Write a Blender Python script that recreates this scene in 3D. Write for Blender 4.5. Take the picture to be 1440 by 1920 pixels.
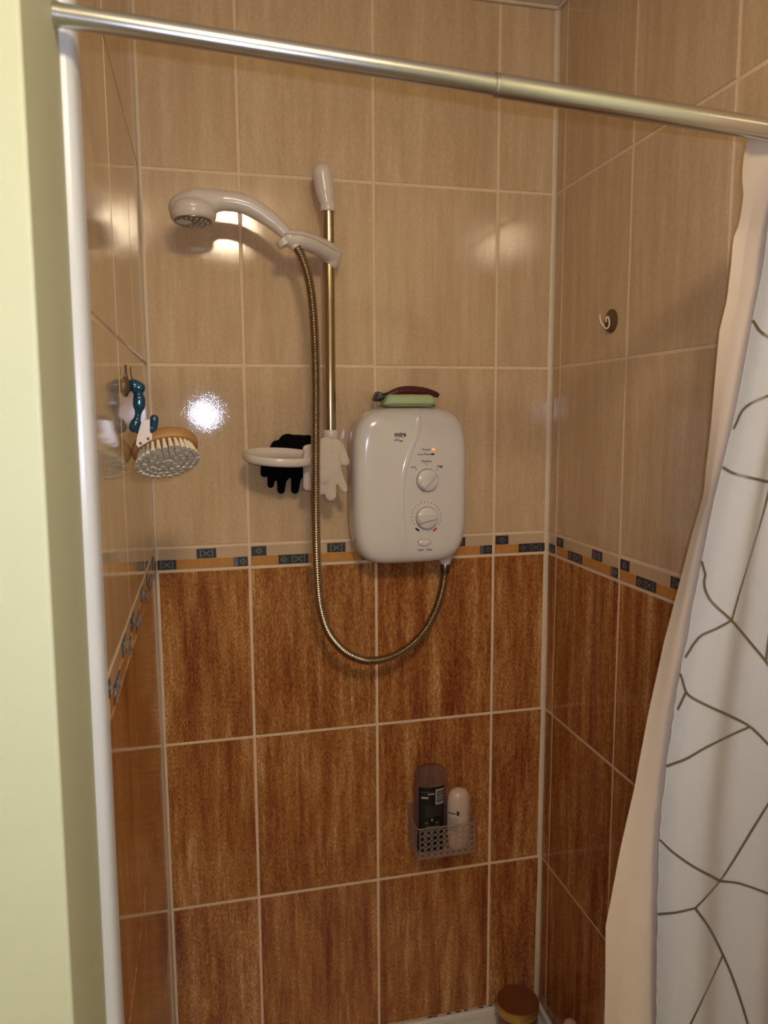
import bpy, bmesh, math, random
from mathutils import Vector, Matrix, Euler
from mathutils.bvhtree import BVHTree
random.seed(7)
for o in list(bpy.data.objects): bpy.data.objects.remove(o)
scene = bpy.context.scene
COL = scene.collection

# ------------------------------------------------------------------ camera
FPX = 1428.22
CAM = Vector((-0.0782, -1.4840, -0.0945))
YAW, PITCH, ROLL = 0.2304, 0.1267, -0.0054
_f = Vector((math.sin(YAW)*math.cos(PITCH), math.cos(YAW)*math.cos(PITCH), -math.sin(PITCH)))
_r = Vector((math.cos(YAW), -math.sin(YAW), 0)); _u = _r.cross(_f)
_c, _s = math.cos(ROLL), math.sin(ROLL)
_r, _u = _c*_r + _s*_u, -_s*_r + _c*_u
cd = bpy.data.cameras.new('camera'); cam = bpy.data.objects.new('camera', cd); COL.objects.link(cam)
cam.matrix_world = Matrix(((_r.x, _u.x, -_f.x, CAM.x), (_r.y, _u.y, -_f.y, CAM.y), (_r.z, _u.z, -_f.z, CAM.z), (0, 0, 0, 1)))
cd.sensor_fit = 'HORIZONTAL'; cd.sensor_width = 36; cd.lens = FPX/1440*36
cd.clip_start = 0.02
cd.dof.use_dof = True; cd.dof.focus_distance = 1.5; cd.dof.aperture_fstop = 12
scene.camera = cam

# ------------------------------------------------------------------ light, exposure
scene.view_settings.view_transform = 'Standard'
scene.view_settings.look = 'None'
scene.view_settings.gamma = 1
scene.view_settings.use_curve_mapping = False
scene.view_settings.exposure = 0.0
w = bpy.data.worlds.new('world'); scene.world = w; w.use_nodes = True
w.node_tree.nodes['Background'].inputs[0].default_value = (1.0, 0.8, 0.55, 1)
w.node_tree.nodes['Background'].inputs[1].default_value = 0.02
LAMP_POS = (0.045, -1.74)
LAMP_COL = (1.0, 0.82, 0.56)
LAMP_STRENGTH = 92.0
fl = bpy.data.lights.new('phone_flash', 'POINT'); fl.energy = 8.6; fl.color = (0.84, 0.96, 1.36); fl.shadow_soft_size = 0.004
flo = bpy.data.objects.new('phone_flash', fl); COL.objects.link(flo); flo.location = CAM + Vector((0.020, 0.0, 0.021))

# ------------------------------------------------------------------ helpers
def ray(u, v): return _f + _r*((u-720)/FPX) + _u*((960-v)/FPX)
def at(u, v, y):
    d = ray(u, v); t = (y-CAM.y)/d.y; return CAM + d*t
def atx(u, v, x):
    d = ray(u, v); t = (x-CAM.x)/d.x; return CAM + d*t
def lin(c):
    return tuple((x/255/12.92 if x/255 <= .04045 else ((x/255+.055)/1.055)**2.4) for x in c)
LOC = {}
def tag(o, label, cat=None, group=None, kind=None):
    o['label'] = label
    if cat: o['category'] = cat
    if group: o['group'] = group
    if kind: o['kind'] = kind
    return o
def empty(name, loc, label, cat, group=None):
    o = bpy.data.objects.new(name, None); COL.objects.link(o); o.location = loc; o.empty_display_size = .02
    LOC[o] = Vector(loc); tag(o, label, cat, group); return o
def mk(name, verts, faces, mat, parent=None, origin=None, smooth=False, angle=None):
    """verts in world space; the object's origin is the parent's origin, or `origin`"""
    org = LOC[parent] if parent is not None else Vector(origin if origin is not None else (0, 0, 0))
    me = bpy.data.meshes.new(name)
    me.from_pydata([tuple(Vector(v)-org) for v in verts], [], [tuple(f) for f in faces])
    return link(name, me, mat, parent, org, smooth, angle)
def link(name, me, mat, parent, org, smooth=False, angle=None):
    o = bpy.data.objects.new(name, me); COL.objects.link(o)
    if mat: me.materials.append(mat)
    if parent is not None: o.parent = parent
    else: o.location = org
    LOC[o] = Vector(org)
    if smooth:
        me.polygons.foreach_set('use_smooth', [True]*len(me.polygons))
        if angle: me.set_sharp_from_angle(angle=math.radians(angle))
    me.update(); return o
def mkbm(name, bm, mat, parent=None, origin=None, smooth=False, angle=None):
    bmesh.ops.recalc_face_normals(bm, faces=bm.faces)
    bm.verts.index_update()
    vs = [v.co.copy() for v in bm.verts]; fs = [[v.index for v in f.verts] for f in bm.faces]; bm.free()
    return mk(name, vs, fs, mat, parent, origin, smooth, angle)
def box_bm(bm, a, b, bevel=0, seg=2):
    a, b = Vector(a), Vector(b)
    r = bmesh.ops.create_cube(bm, size=1); vs = r['verts']
    c = (a+b)/2; d = b-a
    for v in vs: v.co = Vector((c.x+v.co.x*d.x, c.y+v.co.y*d.y, c.z+v.co.z*d.z))
    if bevel:
        es = list({e for v in vs for e in v.link_edges})
        bmesh.ops.bevel(bm, geom=es, offset=bevel, segments=seg, affect='EDGES', profile=.5)
def box(name, a, b, mat, parent=None, bevel=0, seg=2, origin=None, smooth=False):
    bm = bmesh.new(); box_bm(bm, a, b, bevel, seg)
    return mkbm(name, bm, mat, parent, origin, smooth, 40 if smooth else None)
def catmull(pts, n):
    P = [Vector(p) for p in pts]; P = [2*P[0]-P[1]] + P + [2*P[-1]-P[-2]]; out = []
    for i in range(1, len(P)-2):
        for k in range(n):
            t = k/n; a, b, c, d = P[i-1:i+3]
            out.append(.5*((2*b)+(c-a)*t+(2*a-5*b+4*c-d)*t*t+(3*b-a-3*c+d)*t**3))
    out.append(P[-2]); return out
def frames(path):
    T = []
    for i in range(len(path)):
        a = path[max(0, i-1)]; b = path[min(len(path)-1, i+1)]; T.append((b-a).normalized())
    n = T[0].orthogonal().normalized(); fr = []
    for t in T:
        n = (n - t*n.dot(t)).normalized(); fr.append((t, n, t.cross(n)))
    return fr
def tube_data(path, rad, seg=12, caps=True):
    fr = frames(path); V = []; F = []
    for i, p in enumerate(path):
        r = rad(i/(len(path)-1)) if callable(rad) else (rad[i] if isinstance(rad, (list, tuple)) else rad)
        t, n, b = fr[i]
        for k in range(seg):
            a = 2*math.pi*k/seg; V.append(p + (n*math.cos(a)+b*math.sin(a))*r)
    for i in range(len(path)-1):
        for k in range(seg):
            k2 = (k+1) % seg; F.append((i*seg+k, i*seg+k2, (i+1)*seg+k2, (i+1)*seg+k))
    if caps:
        F.append(tuple(range(seg-1, -1, -1))); m = (len(path)-1)*seg; F.append(tuple(m+k for k in range(seg)))
    return V, F
def tube(name, path, rad, mat, parent=None, seg=12, origin=None):
    V, F = tube_data(path, rad, seg); return mk(name, V, F, mat, parent, origin, True, 50)
def lathe_data(prof, c, axis=(0, 0, 1), seg=32, sx=1, sy=1):
    ax = Vector(axis).normalized(); n = ax.orthogonal().normalized()
    if abs(ax.z) > .99: n = Vector((1, 0, 0))
    elif abs(ax.y) > .99: n = Vector((1, 0, 0))
    b = ax.cross(n); c = Vector(c); V = []; F = []
    for r, h in prof:
        for k in range(seg):
            a = 2*math.pi*k/seg; V.append(c + ax*h + n*(math.cos(a)*r*sx) + b*(math.sin(a)*r*sy))
    for i in range(len(prof)-1):
        for k in range(seg):
            k2 = (k+1) % seg; F.append((i*seg+k, i*seg+k2, (i+1)*seg+k2, (i+1)*seg+k))
    F.append(tuple(range(seg-1, -1, -1))); m = (len(prof)-1)*seg; F.append(tuple(m+k for k in range(seg)))
    return V, F
def lathe(name, prof, c, mat, parent=None, axis=(0, 0, 1), seg=32, sx=1, sy=1, origin=None, angle=40):
    V, F = lathe_data(prof, c, axis, seg, sx, sy); return mk(name, V, F, mat, parent, origin, True, angle)
def fib(n):
    g = math.pi*(3-math.sqrt(5)); out = []
    for i in range(n):
        z = 1-2*(i+.5)/n; r = math.sqrt(1-z*z); out.append(Vector((math.cos(g*i)*r, math.sin(g*i)*r, z)))
    return out
FIB = fib(90)
def blob(name, segs, mat, parent=None, voxel=.002, origin=None, flat=None, smooth=4):
    """tapered capsules (p0, r0, p1, r1) fused into one smooth surface; flat=(y_centre, factor) presses it along y"""
    V = []; F = []
    for p0, r0, p1, r1 in segs:
        bm = bmesh.new()
        for p, r in ((Vector(p0), r0), (Vector(p1), r1)):
            for q in FIB: bm.verts.new(p+q*r)
        res = bmesh.ops.convex_hull(bm, input=bm.verts)
        bmesh.ops.delete(bm, geom=[g for g in res['geom_interior'] if isinstance(g, bmesh.types.BMVert)], context='VERTS')
        bm.verts.index_update(); o = len(V)
        V += [v.co.copy() for v in bm.verts]; F += [tuple(o+v.index for v in f.verts) for f in bm.faces]; bm.free()
    if flat:
        for v in V: v.y = flat[0]+(v.y-flat[0])*flat[1]
    ob = mk(name, V, F, None, parent, origin)
    m = ob.modifiers.new('r', 'REMESH'); m.mode = 'VOXEL'; m.voxel_size = voxel
    s = ob.modifiers.new('s', 'SMOOTH'); s.factor = .5; s.iterations = smooth
    bpy.context.view_layer.update()
    dg = bpy.context.evaluated_depsgraph_get()
    me = bpy.data.meshes.new_from_object(ob.evaluated_get(dg)); ob.modifiers.clear(); old = ob.data; ob.data = me
    me.name = name; bpy.data.meshes.remove(old); me.materials.clear(); me.materials.append(mat)
    me.polygons.foreach_set('use_smooth', [True]*len(me.polygons)); return ob
def text(name, s, pos, size, mat, parent, ext=.0002, rot=(math.pi/2, 0, 0), align='CENTER', shear=0, bold=0):
    cu = bpy.data.curves.new(name, 'FONT'); cu.body = s; cu.size = size; cu.align_x = align; cu.align_y = 'CENTER'
    cu.extrude = ext; cu.shear = shear; cu.offset = bold; cu.resolution_u = 2
    t = bpy.data.objects.new(name, cu); COL.objects.link(t); bpy.context.view_layer.update()
    me = bpy.data.meshes.new_from_object(t.evaluated_get(bpy.context.evaluated_depsgraph_get()))
    bpy.data.objects.remove(t); bpy.data.curves.remove(cu)
    me.transform(Matrix.Translation(Vector(pos)-LOC[parent]) @ Euler(rot).to_matrix().to_4x4())
    return link(name, me, mat, parent, LOC[parent])

# ------------------------------------------------------------------ materials
def mat(name, col, rough=.5, metal=0, spec=.5, coat=0, trans=0, ior=1.5, emit=None, estr=0, alpha=1, sss=0):
    m = bpy.data.materials.new(name); m.use_nodes = True; b = m.node_tree.nodes['Principled BSDF']
    b.inputs['Base Color'].default_value = (*lin(col), 1); b.inputs['Roughness'].default_value = rough
    b.inputs['Metallic'].default_value = metal; b.inputs['Specular IOR Level'].default_value = spec
    b.inputs['Coat Weight'].default_value = coat; b.inputs['Coat Roughness'].default_value = .05
    b.inputs['Transmission Weight'].default_value = trans; b.inputs['IOR'].default_value = ior
    b.inputs['Alpha'].default_value = alpha
    if sss: b.inputs['Subsurface Weight'].default_value = sss; b.inputs['Subsurface Radius'].default_value = (.01, .006, .004)
    if emit: b.inputs['Emission Color'].default_value = (*emit, 1); b.inputs['Emission Strength'].default_value = estr
    return m
def nodes(m): return m.node_tree.nodes, m.node_tree.links, m.node_tree.nodes['Principled BSDF']
def grain(m, scale=(40, 40, 40), amount=.15, bump=0, bscale=None, detail=5):
    """procedural colour variation (and fine relief) on a plain material"""
    N, L, B = nodes(m); tc = N.new('ShaderNodeTexCoord'); mp = N.new('ShaderNodeMapping'); mp.inputs['Scale'].default_value = scale
    no = N.new('ShaderNodeTexNoise'); no.inputs['Scale'].default_value = 1; no.inputs['Detail'].default_value = detail
    L.new(tc.outputs['Object'], mp.inputs[0]); L.new(mp.outputs[0], no.inputs['Vector'])
    c = B.inputs['Base Color'].default_value[:]
    mx = N.new('ShaderNodeMix'); mx.data_type = 'RGBA'
    mx.inputs[6].default_value = tuple(x*(1-amount) for x in c[:3])+(1,); mx.inputs[7].default_value = tuple(min(1, x*(1+amount)) for x in c[:3])+(1,)
    L.new(no.outputs['Fac'], mx.inputs[0]); L.new(mx.outputs[2], B.inputs['Base Color'])
    if bump:
        bp = N.new('ShaderNodeBump'); bp.inputs['Strength'].default_value = bump; bp.inputs['Distance'].default_value = .002
        n2 = no
        if bscale:
            n2 = N.new('ShaderNodeTexNoise'); n2.inputs['Scale'].default_value = bscale; n2.inputs['Detail'].default_value = 6
            L.new(tc.outputs['Object'], n2.inputs['Vector'])
        L.new(n2.outputs['Fac'], bp.inputs['Height']); L.new(bp.outputs[0], B.inputs['Normal'])
    return m
def tile_mat(name, stops, sx, sz, rough, bump, grain_amt):
    m = bpy.data.materials.new(name); m.use_nodes = True; N, L, B = nodes(m)
    tc = N.new('ShaderNodeTexCoord'); oi = N.new('ShaderNodeObjectInfo')
    mul = N.new('ShaderNodeVectorMath'); mul.operation = 'SCALE'; mul.inputs['Scale'].default_value = 41.0
    cmb = N.new('ShaderNodeCombineXYZ')
    for i in range(3): L.new(oi.outputs['Random'], cmb.inputs[i])
    L.new(cmb.outputs[0], mul.inputs[0])
    add = N.new('ShaderNodeVectorMath'); add.operation = 'ADD'; L.new(tc.outputs['Object'], add.inputs[0]); L.new(mul.outputs[0], add.inputs[1])
    def noise(scale, detail, rough_=.55, dist=0):
        mp = N.new('ShaderNodeMapping'); mp.inputs['Scale'].default_value = scale; L.new(add.outputs[0], mp.inputs[0])
        n = N.new('ShaderNodeTexNoise'); n.inputs['Scale'].default_value = 1; n.inputs['Detail'].default_value = detail
        n.inputs['Roughness'].default_value = rough_; n.inputs['Distortion'].default_value = dist; L.new(mp.outputs[0], n.inputs['Vector']); return n
    st = noise((sx, 1, sz), 8, .74, .15)            # vertical veining
    br = noise((sx*.36, 1, sz*.22), 3)              # broad bands
    fi = noise((420, 1, 160), 3)                   # fine speckle
    m1 = N.new('ShaderNodeMath'); m1.operation = 'MULTIPLY_ADD'; m1.inputs[1].default_value = .5; L.new(br.outputs['Fac'], m1.inputs[0])
    m2 = N.new('ShaderNodeMath'); m2.operation = 'MULTIPLY'; m2.inputs[1].default_value = .5; L.new(st.outputs['Fac'], m2.inputs[0]); 
    m3 = N.new('ShaderNodeMath'); m3.operation = 'MULTIPLY_ADD'; m3.inputs[1].default_value = grain_amt; L.new(fi.outputs['Fac'], m3.inputs[0])
    off = N.new('ShaderNodeMath'); off.operation = 'SUBTRACT'; off.inputs[1].default_value = grain_amt*.5; L.new(m2.outputs[0], off.inputs[0])
    L.new(off.outputs[0], m3.inputs[2]); L.new(m3.outputs[0], m1.inputs[2])
    rp = N.new('ShaderNodeValToRGB'); e = rp.color_ramp.elements
    while len(e) > 1: e.remove(e[-1])
    e[0].position = stops[0][0]; e[0].color = (*lin(stops[0][1]), 1)
    for p, c in stops[1:]: k = e.new(p); k.color = (*lin(c), 1)
    L.new(m1.outputs[0], rp.inputs[0])
    L.new(rp.outputs[0], B.inputs['Base Color']); B.inputs['Roughness'].default_value = rough; B.inputs['Specular IOR Level'].default_value = .45
    bp = N.new('ShaderNodeBump'); bp.inputs['Strength'].default_value = bump; bp.inputs['Distance'].default_value = .0006
    wv = noise((14, 1, 9), 2); L.new(wv.outputs['Fac'], bp.inputs['Height'])
    b2 = N.new('ShaderNodeBump'); b2.inputs['Strength'].default_value = .2; b2.inputs['Distance'].default_value = .0002
    sp_ = noise((700, 1, 700), 1); L.new(sp_.outputs['Fac'], b2.inputs['Height']); L.new(bp.outputs[0], b2.inputs['Normal']); L.new(b2.outputs[0], B.inputs['Normal'])
    return m
M = {}
M['beige'] = tile_mat('beige_glazed_tile', [(.30, (188, 158, 122)), (.48, (200, 171, 135)), (.66, (214, 188, 154))], 80, 9, .045, .10, .42)
M['brown'] = tile_mat('brown_glazed_tile', [(.33, (112, 56, 32)), (.43, (144, 82, 44)), (.51, (164, 108, 54)), (.58, (180, 126, 72)), (.68, (214, 168, 124))], 95, 12, .045, .10, .50)
M['border_cream'] = grain(mat('border_cream_glaze', (200, 172, 140), .2), (60, 60, 60), .06)
M['border_orange'] = grain(mat('border_orange_glaze', (194, 136, 70), .2), (150, 60, 60), .3)
M['inlay'] = grain(mat('pewter_inlay', (66, 66, 70), .32, .35), (300, 300, 300), .3)
M['inlay2'] = grain(mat('pale_pewter_inlay', (108, 108, 116), .3, .35), (300, 300, 300), .2)
M['relief'] = grain(mat('pewter_relief', (150, 150, 150), .3, .6), (200, 200, 200), .15)
M['grout'] = grain(mat('grout', (226, 198, 164), .8), (90, 90, 90), .12, .2)
M['silicone'] = grain(mat('silicone', (216, 198, 172), .45), (60, 60, 30), .12)
M['paint'] = grain(mat('yellow_paint', (192, 194, 160), .6), (6, 6, 6), .03, .08, 900)
M['ceiling'] = grain(mat('ceiling_paint', (226, 212, 190), .8), (30, 30, 30), .04, .2, 300)
M['floor'] = grain(mat('floor_vinyl', (150, 125, 95), .5), (12, 12, 12), .12)
M['trim'] = grain(mat('white_trim', (200, 200, 200), .3), (20, 20, 4), .04)
M['white'] = grain(mat('white_plastic', (214, 202, 190), .22), (50, 50, 50), .03)
M['white2'] = grain(mat('ivory_plastic', (208, 196, 180), .3), (50, 50, 50), .03)
M['unit'] = grain(mat('unit_plastic', (218, 211, 204), .16, coat=.3), (20, 20, 20), .02)
M['seam'] = grain(mat('dark_seam', (112, 98, 84), .6), (80, 80, 80), .1)
M['brass'] = grain(mat('worn_brass_chrome', (190, 174, 142), .16, 1), (60, 60, 8), .12)
M['hose'] = grain(mat('brassy_hose_metal', (182, 168, 146), .22, 1), (80, 80, 40), .15)
M['chrome'] = grain(mat('satin_chrome', (205, 203, 200), .24, 1), (40, 300, 300), .06)
M['nut'] = grain(mat('grey_metal_nut', (120, 118, 116), .3, 1), (80, 80, 80), .1)
M['black'] = grain(mat('black_knit', (10, 9, 9), .95, spec=.1), (400, 400, 400), .4, .8)
M['knit'] = grain(mat('white_knit', (212, 196, 178), .95, spec=.1), (500, 500, 500), .12, .8)
M['ink'] = grain(mat('black_ink', (28, 24, 22), .5), (100, 100, 100), .1)
M['blueink'] = grain(mat('blue_ink', (24, 22, 44), .5), (100, 100, 100), .1)
M['redink'] = grain(mat('red_ink', (196, 40, 50), .5), (100, 100, 100), .1)
M['neon'] = mat('neon', (255, 130, 70), .3, emit=(1, .32, .12), estr=.9)
M['green'] = grain(mat('green_soap', (182, 200, 150), .7), (120, 120, 120), .08, .3)
M['maroon'] = grain(mat('maroon_rubber', (88, 24, 26), .45), (100, 100, 100), .15)
M['blackpl'] = grain(mat('black_plastic', (22, 21, 22), .35), (100, 100, 100), .2)
M['teal'] = grain(mat('teal_plastic', (0, 74, 100), .08, coat=.5, trans=.35), (50, 50, 50), .25)
M['wood'] = grain(mat('brush_wood', (168, 122, 72), .5), (30, 160, 60), .22)
M['bristle'] = grain(mat('cream_bristle', (232, 218, 188), .8), (300, 300, 300), .18)
M['bristletip'] = grain(mat('grey_bristle_tip', (172, 166, 152), .9), (900, 900, 900), .45)
def clear(name, col, rough, a):
    m = bpy.data.materials.new(name); m.use_nodes = True; N, L, B = nodes(m)
    t = N.new('ShaderNodeBsdfTransparent'); t.inputs[0].default_value = (*lin(col), 1)
    B.inputs['Base Color'].default_value = (*lin(col), 1); B.inputs['Roughness'].default_value = rough
    mx = N.new('ShaderNodeMixShader'); no = N.new('ShaderNodeTexNoise'); no.inputs['Scale'].default_value = 40
    mr = N.new('ShaderNodeMapRange'); mr.inputs[3].default_value = a*.8; mr.inputs[4].default_value = a*1.2
    L.new(no.outputs['Fac'], mr.inputs[0]); L.new(mr.outputs[0], mx.inputs[0])
    L.new(t.outputs[0], mx.inputs[1]); L.new(B.outputs[0], mx.inputs[2])
    L.new(mx.outputs[0], N['Material Output'].inputs[0]); return m
M['clear'] = clear('clear_plastic', (235, 222, 206), .08, .10)
M['clearedge'] = clear('clear_plastic_edge', (238, 226, 212), .12, .15)
M['cleargel'] = clear('smoky_bottle', (226, 210, 198), .10, .08)
M['milky'] = grain(mat('milky_bottle', (202, 178, 156), .3, sss=.3), (60, 60, 60), .05)
M['milkylabel'] = grain(mat('pale_label', (188, 178, 166), .5), (90, 90, 90), .05)
M['gold'] = grain(mat('gold_lid_band', (190, 148, 70), .3, .7), (60, 60, 60), .12)
M['copper'] = grain(mat('brown_lid', (112, 62, 34), .3), (60, 60, 60), .12)
M['tray'] = grain(mat('tray_acrylic', (224, 216, 204), .2), (20, 20, 20), .03)
M['dirt'] = grain(mat('mould', (50, 38, 30), .9), (200, 200, 200), .3)
M['pink'] = grain(mat('pale_pink_plastic', (216, 180, 156), .4), (60, 60, 60), .05)
M['suction'] = clear('suction_cup', (140, 112, 78), .2, .45)
M['hookw'] = grain(mat('cream_hook', (235, 210, 178), .35), (80, 80, 80), .04)
def cloth(name, col, trans):
    m = mat(name, col, .75, spec=.25); grain(m, (18, 18, 5), .03, .25, 700); N, L, B = nodes(m)
    t = N.new('ShaderNodeBsdfTranslucent'); t.inputs[0].default_value = (*lin(col), 1); mx = N.new('ShaderNodeMixShader'); mx.inputs[0].default_value = trans
    L.new(B.outputs[0], mx.inputs[1]); L.new(t.outputs[0], mx.inputs[2]); L.new(mx.outputs[0], N['Material Output'].inputs[0]); return m
M['curtain'] = cloth('white_curtain_fabric', (187, 185, 185), .10)
M['lining'] = cloth('plain_curtain_back', (214, 194, 174), .10)
M['print'] = grain(mat('olive_gold_print', (104, 90, 58), .4, .3), (60, 60, 60), .25)
M['lampglass'] = mat('lamp_glass', (255, 235, 200), .4, emit=LAMP_COL, estr=LAMP_STRENGTH)

# ------------------------------------------------------------------ room shell
ZC, ZF = 0.6955, -1.60
XL, XR, XP = -0.1766, 0.6284, -0.1890     # left tile face, right tile face, left paint face
def yend(z): return -0.7215 + 0.045*z      # front edge of the left tiling, slightly out of plumb
def ycor(z): return -0.8990 + 0.045*z      # outside corner of the left wall
def struct(o, label, cat): return tag(o, label, cat, kind='structure')
wb = box('wall_back', (-.30, .004, ZF-.02), (.80, .10, ZC+.02), M['paint'], origin=(.2, .004, ZF)); struct(wb, 'tiled rear wall of the shower recess', 'wall')
z0, z1 = ZF-.02, ZC+.02
y0, y1 = ycor(z0), ycor(z1)
V = [(-1.3, y0, z0), (XP, y0, z0), (XP, .0035, z0), (-1.3, .0035, z0), (-1.3, y1, z1), (XP, y1, z1), (XP, .0035, z1), (-1.3, .0035, z1)]
bm = bmesh.new(); bv = [bm.verts.new(v) for v in V]
for f in ((0, 1, 2, 3), (4, 5, 6, 7), (0, 1, 5, 4), (1, 2, 6, 5), (2, 3, 7, 6), (3, 0, 4, 7)): bm.faces.new([bv[i] for i in f])
bm.edges.ensure_lookup_table()
ce = [e for e in bm.edges if {e.verts[0], e.verts[1]} == {bv[1], bv[5]}]
bmesh.ops.bevel(bm, geom=ce, offset=.003, segments=3, affect='EDGES', profile=.5)
wl = mkbm('wall_left', bm, M['paint'], origin=(XP, -.45, ZF)); struct(wl, 'left wall, painted pale yellow outside and tiled inside the shower', 'wall')
wr = box('wall_right', (XR+.004, -3.0, ZF-.02), (XR+.12, .0035, ZC+.02), M['paint'], origin=(XR, -.5, ZF)); struct(wr, 'tiled right wall of the shower with suction hook', 'wall')
struct(box('wall_rear_room', (-1.45, -3.1, ZF-.02), (XR+.12, -3.0, ZC+.02), M['paint'], origin=(-.3, -3, ZF)), 'painted bathroom wall behind the viewer', 'wall')
struct(box('wall_far_left', (-1.45, -3.0, ZF-.02), (-1.3, .10, ZC+.02), M['paint'], origin=(-1.3, -2, ZF)), 'painted bathroom wall far to the left', 'wall')
struct(box('ceiling', (-1.45, -3.1, ZC), (XR+.12, .10, ZC+.1), M['ceiling'], origin=(0, -1.5, ZC)), 'pale plastered ceiling above the shower', 'ceiling')
struct(box('floor', (-1.45, -3.1, ZF-.1), (XR+.12, .10, ZF), M['floor'], origin=(0, -1.5, ZF)), 'bathroom floor', 'floor')

# ------------------------------------------------------------------ tiling
G = .0056
def tile_mesh(name, wd, ht, th=.005, ch=.0009, material=None, skew=(0, 0)):
    """front face at local y=0 looking to -y, centred; skew moves the bottom/top right edge outwards"""
    a, b = wd/2, ht/2
    def ring(i, y): return [(-a+i, y, -b+i), (a-i+skew[0], y, -b+i), (a-i+skew[1], y, b-i), (-a+i, y, b-i)]
    v = ring(ch, 0)+ring(0, ch)+ring(0, th)
    f = [(0, 1, 2, 3)]
    for r in (0, 4):
        for k in range(4):
            k2 = (k+1) % 4; f.append((r+k, r+4+k, r+4+k2, r+k2))
    me = bpy.data.meshes.new(name); me.from_pydata(v, [], f); me.materials.append(material); me.update(); return me
CACHE = {}
rt = random.Random(11)
class Wall:
    """s runs along the wall from the corner in view; place() puts a local (x along, -y out) piece on it"""
    def __init__(s, root, kind): s.root, s.kind = root, kind
    def rotz(s): return {'b': 0, 'r': -math.pi/2, 'l': math.pi/2}[s.kind]
    def world(s, q, z, out=0):
        if s.kind == 'b': return Vector((q, -out, z))
        if s.kind == 'r': return Vector((XR-out, -q, z))
        return Vector((XL+out, q, z))          # left wall: q is the world y
    def put(s, name, me, q, z, tilt=0, out=0, ov=None):
        o = bpy.data.objects.new(name, me); COL.objects.link(o); o.parent = s.root
        o.location = s.world(q, z, out) - LOC[s.root]
        o.rotation_euler = (rt.uniform(-tilt, tilt), 0, s.rotz()+rt.uniform(-tilt, tilt))
        if ov: o.rotation_euler = (ov[0], 0, s.rotz()+ov[1])
        return o
OV = {('b', 2, 0): (-.004, .004), ('b', 1, 0): (.0, .0), ('b', 1, 1): (.002, .0022)}
def lay(wall, cols, rows, skew=None):
    for zi, (zt, zb, m) in enumerate(rows):
        for ci, (a, b) in enumerate(cols):
            wd, ht = b-a-G, zt-zb-G
            sk = (0, 0)
            if skew and ci == skew:
                pass
            key = (round(wd, 4), round(ht, 4), m)
            if key not in CACHE: CACHE[key] = tile_mesh('tile', wd, ht, material=M[m])
            wall.put('tile', CACHE[key], (a+b)/2, (zt+zb)/2, tilt=.0026, ov=OV.get((wall.kind, zi, ci)))
ROWS = [(ZC, .3452, 'beige'), (.3452, 0, 'beige'), (0, -.3428, 'beige'), (-.3886, -.7349, 'brown'), (-.7349, -1.0833, 'brown'), (-1.0833, -1.4315, 'brown')]
W0 = .253
# the border: one 250 mm listello pattern, cut where the walls cut it
TOP = [(0.004, .033, 1), (.153, .190, 2)]
BOT = [(.056, .076, 1), (.076, .115, 2), (.222, .231, 3), (.231, .250, 4)]
def relief_strips(cx, cz, wd, ht, kind):
    """raised marks of an inlay as (x0,z0,x1,z1,width) strokes"""
    t = .0012
    if kind == 2: return [(cx-wd*.2, cz-ht*.3, cx+wd*.2, cz+ht*.3, t), (cx-wd*.2, cz+ht*.3, cx+wd*.2, cz-ht*.3, t), (cx-wd*.3, cz-ht*.42, cx-wd*.3, cz+ht*.42, t), (cx+wd*.3, cz-ht*.42, cx+wd*.3, cz+ht*.42, t)]
    if kind in (1, 4):
        r = min(wd, ht)*.3
        return [(cx-r, cz, cx, cz+r, t), (cx, cz+r, cx+r, cz, t), (cx+r, cz, cx, cz-r, t), (cx, cz-r, cx-r, cz, t), (cx-.0006, cz, cx+.0006, cz, .0014)]
    return [(cx-wd*.35, cz+ht*k, cx+wd*.35, cz+ht*k, .0009) for k in (-.25, 0, .25)]
ZT, ZM, ZB = -.3428-G/2, -.3664, -.3886+G/2
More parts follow.
